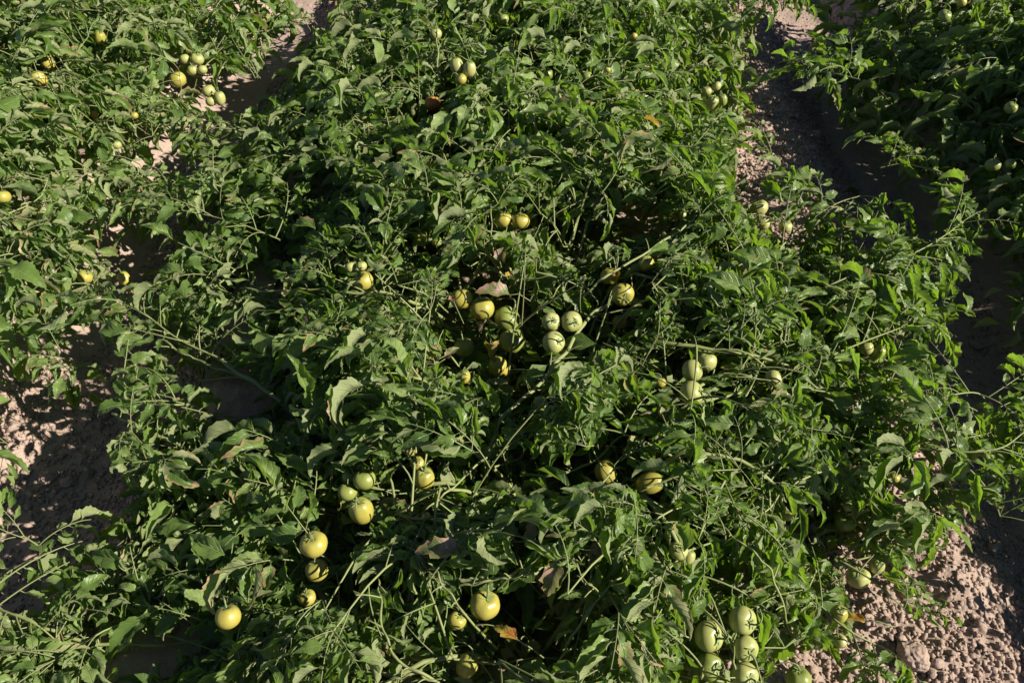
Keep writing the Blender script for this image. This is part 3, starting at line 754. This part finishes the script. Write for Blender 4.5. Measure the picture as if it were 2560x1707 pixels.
for pts, r0, r1, lab in STEMS:
    W = [at(*p) for p in pts]; P = smooth_path(W, len(W) * 6)
    rad = .78 * np.linspace(r0, r1, len(P)); seg = np.linspace(0, 1, len(P)) * len(W) * 1.3
    rad = rad * (1 + .22 * np.exp(-((seg % 1 - .5) / .09) ** 2))            # swollen nodes
    P = P + .002 * np.stack([np.sin(np.arange(len(P)) * .9), np.cos(np.arange(len(P)) * .7), np.sin(np.arange(len(P)) * 1.3)], 1)
    v_, f_ = tube(P, rad, 8); pi = nearest_plant('mid', P[:, 1].mean())
    Vs, Fs, off = [v_], [f_], len(v_)
    for k in range(3, len(P) - 2, 5):                                       # stubs of side stalks
        d = rng.normal(0, 1, 3); d[2] = abs(d[2]); d /= np.linalg.norm(d)
        e = P[k] + d * rng.uniform(.015, .05)
        Q = smooth_path([P[k], (P[k] + e) / 2 + [0, 0, .005], e], 4); a_, b_ = tube(Q, np.linspace(.0017, .0009, 4), 4)
        Vs.append(a_); Fs.append(b_ + off); off += len(a_)
    branches.append((pi, np.vstack(Vs), np.vstack(Fs), lab))
    X_, Y_, D_ = project(P)
    if lab:
        for k in range(0, len(P), 2): guards.append((X_[k], Y_[k], 13, D_[k]))
    else:
        for k in range(0, len(P), 2): guards.append((X_[k], Y_[k], 6, D_[k]))
# single withered or yellow leaves the photograph shows
ODD = [
    (1228, 872, .27, .075, M_YELLOW, 'orange yellow dead leaf hanging over the central tomatoes', 0, -1.1),
    (1205, 815, .29, .050, M_DRY, 'brown withered leaf above the orange one', .5, -.9),
    (1277, 692, .36, .042, M_YELLOW, 'yellow leaflet above the central cluster', -.6, -.5),
    (1232, 728, .34, .085, M_MOTTLE, 'large mottled leaf with a brown edge above the central tomatoes', 1.5, .1),
    (1130, 745, .33, .035, M_DRY, 'pinkish dry leaflet beside the dimpled tomato', .3, .1),
    (1250, 650, .30, .070, M_MOTTLE, 'dull yellowish leaf hanging in the gap behind the cluster', 2.8, -.9),
    (1632, 305, .44, .060, M_YELLOW, 'yellow leaf in the far middle row', -2.3, -.3),
    (1378, 1450, .38, .075, M_MOTTLE, 'pink blotched leaf at the bottom centre', 2.9, -.6),
    (1262, 1578, .37, .045, M_YELLOW, 'small yellow leaf tip at the bottom centre', 1.0, .2),
    (1090, 1375, .39, .085, M_MOTTLE, 'curled grey purple leaf at the bottom left of centre', 1.4, .1),
    (2135, 1545, .20, .040, M_YELLOW, 'orange spotted leaflet beside the glossy yellow tomato', 1.3, -.2),
    (1083, 885, .31, .040, M_YELLOW, 'yellow brown curled leaflet left of the cluster', 2.8, -.3),
    (1130, 880, .31, .042, M_MOTTLE, 'pale pinkish leaf standing up left of the cluster', -.9, .5),
    (1540, 690, .34, .040, M_YELLOW, 'brownish leaf in front of the dull yellow tomato', 2.9, -.8),
    (1490, 1390, .37, .060, M_MOTTLE, 'yellow green blotched leaf right of bottom centre', 2.8, -.5),
    (1325, 1340, .37, .05, M_MOTTLE, 'pink edged leaflet above the bottom stem', 2.5, -.4),
    (5, 118, .36, .06, M_YELLOW, 'orange yellow leaf at the left edge of the far left row', .5, -.3),
]
for o_ in ODD:
    p_ = at(o_[0], o_[1], o_[2]); d_ = project(p_)[2]
    guards.append((o_[0], o_[1], .30 * o_[3] * FPX / d_, d_ - .02))
free_from = len(leaves)
for pts, row in SHOOTS:
    W = [at(*p) for p in pts]; P = smooth_path(W, len(W) * 4); pi = nearest_plant(row, P[0, 1])
    v_, f_ = tube(P, np.linspace(.0026, .0013, len(P)), 6)
    branches.append((pi, v_, f_, None)); leaves_along(pi, P, .027, .92, .04)

# ---------------------------------------------------------------- keep leaves off the ground, off the bare soil and off the fruit in view
PID = np.array([a[0] for a in leaves]); VAR = np.array([a[1] for a in leaves]); MAT = np.array([a[2] for a in leaves])
isfree = np.arange(len(leaves)) >= free_from
GP = np.array(guards)
TGX = np.concatenate([TX, GP[:, 0]]); TGY = np.concatenate([TY, GP[:, 1]]); TGR = np.concatenate([TRPX * .86, GP[:, 2]]); TGD = np.concatenate([TPZ + TR * .5, GP[:, 3]])
HO = np.array(HOLES, float)
def bad(VAR, MAT, PID, free):
    S = SAMP[VAR]
    W = np.einsum('nij,nkj->nki', MAT[:, :3, :3], S) + MAT[:, None, :3, 3]
    X_, Y_, D_ = project(W)
    out = np.zeros(len(VAR), bool); lvl = np.zeros(len(VAR))
    zc = W[..., 2].mean(1)
    g_ = ground_z(W[..., 0], W[..., 1], False)
    out |= (W[..., 2] < g_ + .004).sum(1) > 8
    for i in range(len(TGX)):
        near = (np.abs(X_ - TGX[i]) < TGR[i]) & (np.abs(Y_ - TGY[i]) < TGR[i]) & (D_ < TGD[i])
        hit = near.sum(1)
        out |= hit > (1 if i < len(TP) and i % 3 == 0 and TGR[i] < 15 else 0)
    for i in range(len(TP)):                       # sunlight on the fruit
        if TSH[i]: continue
        d = W - TP[i]; a = d @ SUNV; dist = np.linalg.norm(d - a[..., None] * SUNV, axis=-1)
        h = ((a > 0) & (a < .5) & (dist < TR[i] * .75)).sum(1)
        out |= h > (1 if i % 2 else 0)
    # footprint of the row
    for row in ROWS:
        idx = np.array([PLANTS[p][0] == row for p in PID]) & ~free
        if not idx.any(): continue
        l, r_, c = ROWS[row]; wx = W[idx][..., 0]; wy = W[idx][..., 1]; wz = W[idx][..., 2]
        over = ((wx < l(wy, wz) - .005) | (wx > r_(wy, wz) + .005)).sum(1)
        o = np.zeros(len(VAR), bool); o[idx] = over > 11; out |= o
    # the gaps that let one look down into the plants
    xm, ym = X_.mean(1), Y_.mean(1)
    for hx, hy, a, b in HO:
        ins = ((X_ - hx) / a) ** 2 + ((Y_ - hy) / b) ** 2 < 1
        out |= (ins.mean(1) > .15) & (zc > .16)
    for hx, hy, a, b in CLEAR:                     # bare soil of the furrows
        ins = ((X_ - hx) / a) ** 2 + ((Y_ - hy) / b) ** 2 < 1
        out |= (ins.mean(1) > np.where(free, .5, .07)) & (D_.mean(1) > .3)
    return out
todo = np.arange(len(leaves)); 
for it in range(7):
    b = bad(VAR[todo], MAT[todo], PID[todo], isfree[todo])
    todo = todo[b]
    if len(todo) == 0 or it == 6: break
    for j in todo:
        VAR[j] = rng.integers(NH); a = leaves[j]
        MAT[j] = leaf_matrix(a[3], rng.uniform(-math.pi, math.pi), rng.uniform(-.2, .9), rng.normal(0, .35), a[4] * (.9 if it > 3 else 1))
keep = np.ones(len(leaves), bool); keep[todo] = False
PID, VAR, MAT = PID[keep], VAR[keep], MAT[keep]

# how much of each leaf the photograph's viewpoint shows: coarse depth test, to choose which leaves are parts of their own
W = np.einsum('nij,nkj->nki', MAT[:, :3, :3], SAMP[VAR]) + MAT[:, None, :3, 3]
X_, Y_, D_ = project(W)
gxp = np.floor(X_ / 7).astype(int); gyp = np.floor(Y_ / 7).astype(int)
GW, GH = 366, 244
ok = (gxp >= 0) & (gxp < GW) & (gyp >= 0) & (gyp < GH)
ids = np.broadcast_to(np.arange(len(VAR))[:, None], X_.shape)
zb = np.full((GH + 2, GW + 2), 1e9)
for dx in (-1, 0, 1):
    for dy in (-1, 0, 1):
        if abs(dx) + abs(dy) == 2: continue
        o2 = ok & ((D_ < 1.9) | (dx == 0 and dy == 0))
        np.minimum.at(zb, (gyp[o2] + 1 + dy, gxp[o2] + 1 + dx), D_[o2])
vis = np.zeros(len(VAR)); near = ok.copy(); near[ok] = D_[ok] < zb[gyp[ok] + 1, gxp[ok] + 1] + .012
np.add.at(vis, ids[near], 1)
inframe = ok.any(1)
# leaves far outside the frame that neither show nor shade anything are left out
side_ok = inframe | (W[..., 0].mean(1) > .8) | ((X_.mean(1) > -250) & (X_.mean(1) < 2900) & (Y_.mean(1) > -350) & (Y_.mean(1) < 2100) & (D_.mean(1) > .2))
side_ok &= (np.random.default_rng(4).random(len(VAR)) < np.where(inframe, 1, np.where(W[..., 0].mean(1) > .8, .95, .6)))

# ---------------------------------------------------------------- build plant objects
plants = []
for pi, (row, y0, nb, lab) in enumerate(PLANTS):
    e = obj('tomato_plant', None, None, roots[pi].tolist()); e.empty_display_size = .1
    tag(e, lab, 'tomato plant', {'mid': 'tomato plants of the middle row', 'left': 'tomato plants of the left row', 'right': 'tomato plants of the right row'}[row])
    plants.append(e)
    b = roots[pi]
    P = np.array([[0, 0, -.02], [.004, .002, .04], [0, .006, .10]]); v_, f_ = tube(P, np.array([.011, .009, .007]), 8)
    obj('stem', mesh_np('stem', v_, [f_], [M_BRANCH]), e)
    if pi in fill:
        o = obj('side_shoots', mesh_np('side_shoots', fill[pi][0] - roots[pi], [fill[pi][1]], [M_BRANCH]), e); o['kind'] = 'stuff'
for pi, v_, f_, lab in branches:
    o = obj('branch', mesh_np('branch', v_ - roots[pi], [f_], [M_BRANCH]), plants[pi])
    if lab: o['label'] = lab
stat = []
for pi in range(len(PLANTS)):
    idx = np.where((PID == pi) & side_ok)[0]
    order = idx[np.argsort(-vis[idx])]
    solo = [i for i in order if vis[i] >= 4][:300]
    rest = [i for i in idx if i not in set(solo)]
    stat.append((len(solo), len(rest)))
    for i in solo:
        o = obj('leaf', HI_ME[VAR[i]], plants[pi])
        m = Matrix(MAT[i].tolist()); m.translation = m.translation - Vector(roots[pi].tolist()); o.matrix_local = m
    Vs, Fs, Us, Rn, MI, off = [], [], [], [], [], 0
    for i in rest:
        q = HI[VAR[i]] if (vis[i] >= 3) else LO[VAR[i] % NL]
        Vs.append(q['V'] @ MAT[i][:3, :3].T + (MAT[i][:3, 3] - roots[pi])); Fs.append(q['F'] + off); off += len(q['V'])
        Us.append(q['U']); Rn.append((q['R'] + rng.random()) % 1); MI.append(q['M'])
    if Vs:
        o = obj('inner_foliage', mesh_np('inner_foliage', np.vstack(Vs), [np.vstack(Fs)], [M_LEAF, M_STEM], np.concatenate(MI), np.vstack(Us), np.concatenate(Rn)), plants[pi])
        o['kind'] = 'stuff'
print('LEAVES', stat, 'total', sum(a for a, b in stat), sum(b for a, b in stat), 'dropped', int((~keep).sum()))

for px, py, h, L, m, lab, yaw, pit in ODD:
    p = at(px, py, h); pi = nearest_plant('left' if px < 100 else 'mid', p[1])
    v_, f_, u_ = leaflet(np.random.default_rng(int(px)), L, L * .55, 12, 3, True, .35, .5, .8)
    v_ = v_ - v_.mean(0)
    sv, sf = tube(np.array([v_[0] * 0 + v_[:7].mean(0), v_[:7].mean(0) + [0, -.02, .008], v_[:7].mean(0) + [.01, -.05, -.02]]), .0013, 4)
    n0 = len(v_)
    me = mesh_np('leaf', np.vstack([v_, sv]), [np.vstack([f_, sf + n0])], [m, M_STEM], np.concatenate([np.zeros(len(f_)), np.ones(len(sf))]), np.vstack([u_, np.tile([.5, .5], (len(sv), 1))]), np.full(n0 + len(sv), .4))
    o = obj('leaf', me, plants[pi]); o['label'] = lab
    mm = Matrix.Translation(Vector((p - roots[pi]).tolist())) @ Matrix.Rotation(yaw + math.pi * 0, 4, 'Z') @ Matrix.Rotation(pit, 4, 'X'); o.matrix_local = mm

# ---------------------------------------------------------------- fruit shapes
def fruit_mesh(kind, seed, mat):
    r = np.random.default_rng(seed); nu, nv = 28, 18
    th = np.linspace(0.0, math.pi, nv + 1)[1:-1]; a = np.arange(nu) * 2 * math.pi / nu
    TH, A = np.meshgrid(th, a, indexing='ij')
    k = r.integers(4, 7); p0 = r.uniform(0, 6)
    top = np.clip(np.cos(TH), 0, 1)
    rad = 1 + (.035 * np.cos(A * k + p0) + .02 * np.cos(A * 2 + p0)) * (.3 + top) + .012 * np.cos(3 * A - p0)
    zsc = 1.22 if kind == 'plum' else r.uniform(.88, .97)
    Rr = np.sin(TH) ** (.92 if kind == 'plum' else .95) * rad * (.92 if kind == 'plum' else 1.02)
    Z = np.cos(TH) * zsc - .20 * np.exp(-(TH / .38) ** 2) + .03 * np.exp(-((math.pi - TH) / .25) ** 2)
    V = np.stack([Rr * np.cos(A), Rr * np.sin(A), Z], -1).reshape(-1, 3)
    n = len(V); V = np.vstack([V, [0, 0, zsc - .22], [0, 0, -zsc + .02]])
    m = nv - 1
    i = np.arange(m - 1)[:, None] * nu; j = np.arange(nu)[None]; q = (j + 1) % nu
    F4 = np.stack([i + j, i + nu + j, i + nu + q, i + q], -1).reshape(-1, 4)
    j = np.arange(nu); q = (j + 1) % nu
    F3 = np.vstack([np.stack([np.full(nu, n), j, q], -1), np.stack([np.full(nu, n + 1), (m - 1) * nu + q, (m - 1) * nu + j], -1)])
    return mesh_np('tomato_fruit', V, [F4, F3], [mat])
FM = {}
for c, m in FRUIT.items():
    for kd in ('round', 'plum'):
        FM[c, kd] = [fruit_mesh(kd, s_ * 7 + len(c), m) for s_ in range(4)]
def calyx_mesh(seed, kind):
    r = np.random.default_rng(seed); Vs, Fs, off = [], [], 0
    zt = (1.22 if kind == 'plum' else .92) - .2
    for k in range(5):
        a = k * math.pi / 2.5 + r.uniform(-.2, .2); L = r.uniform(.32, .58); n = 7; t = np.linspace(0, 1, n)
        lift = r.uniform(.0, .25)
        rad = .03 + L * t; z = zt + .05 + .10 * np.sin(t * math.pi * .6) + lift * t ** 2 * .6 - .12 * t
        wdt = .075 * np.sin(math.pi * (t * .85 + .12)) + .006
        c, s_ = math.cos(a), math.sin(a); bend = r.uniform(-.25, .25) * t ** 2
        for sd in (-1, 0, 1):
            X = rad * c - (wdt * sd + bend) * s_; Y = rad * s_ + (wdt * sd + bend) * c
            Vs.append(np.stack([X, Y, z + .03 * abs(sd)], -1))
        i = np.arange(n - 1)
        for b0, b1 in ((0, n), (n, 2 * n)): Fs.append(np.stack([off + b0 + i, off + b0 + i + 1, off + b1 + i + 1, off + b1 + i], -1))
        off += 3 * n
    return mesh_np('calyx', np.vstack(Vs), [np.vstack(Fs)], [M_CALYX])
CX = {kd: [calyx_mesh(s_ + 3, kd) for s_ in range(4)] for kd in ('round', 'plum')}
def stalk_mesh(seed, kind):
    r = np.random.default_rng(seed); zt = (1.22 if kind == 'plum' else .92) - .22
    d = r.uniform(-1, 1, 2)
    P = smooth_path([[0, 0, zt], [.05 * d[0], .05 * d[1], zt + .35], [.35 * d[0], .35 * d[1], zt + .75], [1.0 * d[0], 1.0 * d[1], zt + .8], [1.7 * d[0], 1.7 * d[1], zt + .4]], 14)
    rad = np.linspace(.075, .05, 14); rad[5] *= 1.6
    v_, f_ = tube(P, rad, 6); return mesh_np('fruit_stalk', v_, [f_], [M_STEM])
SK = {kd: [stalk_mesh(s_ + 31, kd) for s_ in range(6)] for kd in ('round', 'plum')}
tr_ = np.random.default_rng(8)
TOWARD = {1857: 1, 1773: 1, 1863: 1, 1775: 1, 1862: 1, 1378: 1, 1429: 1, 1384: 1, 1351: 1, 1934: 2, 1556: 3, 1514: 2, 1626: 2, 1731: 2, 1729: 2}
camdir = -CM[:, 2] * -1
for i, t in enumerate(T):
    e = obj('tomato', None, None, TP[i].tolist()); e.empty_display_size = .03
    if t[0] in TOWARD:
        k = TOWARD[t[0]]
        up = {1: CM[:, 2] * .75 + CM[:, 0] * .35 + CM[:, 1] * .15, 2: CM[:, 0] * .8 + CM[:, 1] * .3 + CM[:, 2] * .3, 3: -CM[:, 1] * .6 + CM[:, 2] * .6 + CM[:, 0] * .2}[k]
        up = up + tr_.normal(0, .12, 3)
    else:
        up = np.array([0, 0, 1.]) + tr_.normal(0, .25, 3) + np.array([0, .22, 0])
    q = Vector(up.tolist()).normalized().to_track_quat('Z', 'Y')
    e.rotation_mode = 'QUATERNION'; e.rotation_quaternion = q @ Matrix.Rotation(tr_.uniform(0, 6.28), 3, 'Z').to_quaternion()
    e.scale = (TR[i],) * 3
    tag(e, t[7], 'tomato', 'tomatoes growing on the plants')
    obj('fruit', FM[t[4], t[5]][int(tr_.integers(4))], e)
    if t[2] >= 11:
        obj('calyx', CX[t[5]][int(tr_.integers(4))], e)
        obj('stalk', SK[t[5]][int(tr_.integers(6))], e)

# ---------------------------------------------------------------- soil crumbs, clods and stones
def ico(sub):
    import bmesh
    bm = bmesh.new(); bmesh.ops.create_icosphere(bm, subdivisions=sub, radius=1)
    V = np.array([v.co[:] for v in bm.verts]); F = np.array([[v.index for v in f.verts] for f in bm.faces]); bm.free(); return V, F
I1, I2, I4 = ico(1), ico(2), ico(5)
cr = np.random.default_rng(33)
def crumbs(n, smin, smax, base, power=2.2):
    X = cr.uniform(-1.7, 1.9, n * 9); Y = cr.uniform(.5, 3.9, n * 9)
    xs, ys, _ = project(np.stack([X, Y, 0 * X], -1)); k = (xs > -60) & (xs < 2620) & (ys > -60) & (ys < 1770); X, Y = X[k], Y[k]
    # keep crumbs where the soil is in view, thick on the bed shoulders and thin on the trodden furrow bottom
    ml, mr, lr, rl = MID_L(Y), MID_R(Y), LEFT_R(Y), RIGHT_L(Y)
    opn = ((X < ml + .16) & (X > lr - .16)) | ((X > mr - .22) & (X < rl + .12))
    u = (X - XL) / BED; u = u - np.floor(u); d = np.minimum(u, 1 - u) * BED
    wgt = np.clip((d - .05) / .16, .10, 1) * (.55 + 1.2 * (vnoise(X, Y, 51, .16) + .25))
    wgt = np.where((X < XM), np.maximum(wgt, .5), wgt)
    k = opn & (cr.random(len(X)) < wgt); X, Y = X[k][:n], Y[k][:n]; m = len(X)
    S = smin + (smax - smin) * cr.random(m) ** power
    V0, F0 = base; nv = len(V0)
    jit = 1 + cr.uniform(-.45, .45, (m, nv))
    ax = cr.uniform(.7, 1.25, (m, 1, 3))
    V = V0[None] * jit[..., None] * ax * S[:, None, None]
    a = cr.uniform(0, 6.28, m); c, s_ = np.cos(a)[:, None], np.sin(a)[:, None]
    V = np.stack([V[..., 0] * c - V[..., 1] * s_, V[..., 0] * s_ + V[..., 1] * c, V[..., 2]], -1)
    V += np.stack([X, Y, ground_z(X, Y) + S * cr.uniform(.1, .45, m)], -1)[:, None]
    F = (F0[None] + (np.arange(m) * nv)[:, None, None]).reshape(-1, 3)
    return V.reshape(-1, 3), F, np.repeat(cr.random(m), nv)
a1 = crumbs(36000, .0026, .0072, I1, 1.6); a2 = crumbs(1500, .006, .014, I2, 3)
V = np.vstack([a1[0], a2[0]]); F = np.vstack([a1[1], a2[1] + len(a1[0])])
o = obj('soil_crumbs', mesh_np('soil_crumbs', V, [F], [M_SOIL], rnd=np.concatenate([a1[2], a2[2]])))
tag(o, 'loose pinkish brown soil crumbs on the bed shoulders', 'soil crumbs', kind='stuff')
def clod(px, py, size, lab, seed, cat='clod', name='soil_clod', flat=.75, jag=.35):
    p = at(px, py, .02); z = float(ground_z(p[0], p[1], False)); p = at(px, py, z + size * .35)
    V0, F0 = I4; r = np.random.default_rng(seed); off = r.uniform(0, 50, 3)
    out = []
    for v in V0:
        q = Vector((v * 1.1 + off).tolist()); n1 = noise.noise(q) ; n2 = noise.noise(q * 3.1); n3 = noise.noise(q * 9)
        out.append(v * (1 + jag * n1 + .16 * n2 + .09 * n3))
    V = np.array(out)
    V = np.sign(V) * np.abs(V) ** .85 if jag > .3 else V
    V = V * np.array([1, .85, flat]) * size
    o = obj(name, mesh_np(name, V, [F0], [M_SOIL], rnd=np.full(len(V), r.random() * .5)), None, (p[0], p[1], p[2] + 0))
    o.rotation_euler = (r.uniform(-.2, .2), r.uniform(-.2, .2), r.uniform(0, 6)); tag(o, lab, cat, 'lumps of soil in the furrows')
clod(2283, 1640, .029, 'large rough soil clod on the lit ground at the bottom right', 1)
clod(2040, 338, .022, 'smooth rounded lump in the shade of the right furrow', 2, jag=.2)
clod(1945, 148, .026, 'dark rounded clod rimmed by sun spots in the far right furrow', 3)
clod(2330, 1305, .016, 'small clod on the shade line above the lower right soil', 4)
clod(2362, 1308, .013, 'tiny clod right of the small one on the shade line', 5)
clod(2418, 1320, .011, 'tiny sunlit clod alone in the shade of the right furrow', 6)
clod(215, 1045, .020, 'flat lit clod in the middle of the left furrow', 7, flat=.5)
clod(400, 952, .014, 'round lit clod under the thick green stem', 8)
clod(478, 962, .015, 'lit clod right of the round one under the thick green stem', 9)
clod(120, 1195, .022, 'half lit clod at the edge of the shade in the left furrow', 10)
clod(170, 1205, .017, 'spotted lit clod right of the half lit one in the left furrow', 11)
clod(105, 945, .018, 'lit clod high in the near left furrow', 12)
clod(340, 610, .018, 'clod in broken light below the left row', 13)
clod(2240, 1400, .018, 'lump beside the two tomatoes at lower right', 14)
clod(2300, 780, .016, 'faint lump in the shaded right furrow', 15, jag=.2)
clod(2440, 860, .020, 'faint flat lump in the dark right furrow', 16, flat=.5, jag=.2)

p = at(2164, 446, .0); p[2] = float(ground_z(p[0], p[1])) + .004
v_, f_, u_ = leaflet(np.random.default_rng(3), .07, .035, 13, 2, True, .3, .4, .5)
o = obj('fallen_leaf', mesh_np('fallen_leaf', v_, [f_], [M_LEAF], None, u_, np.full(len(v_), .3)), None, p.tolist())
o.rotation_euler = (0, 0, 1.4); tag(o, 'single fallen leaf lying in the shade of the right furrow', 'fallen leaf')
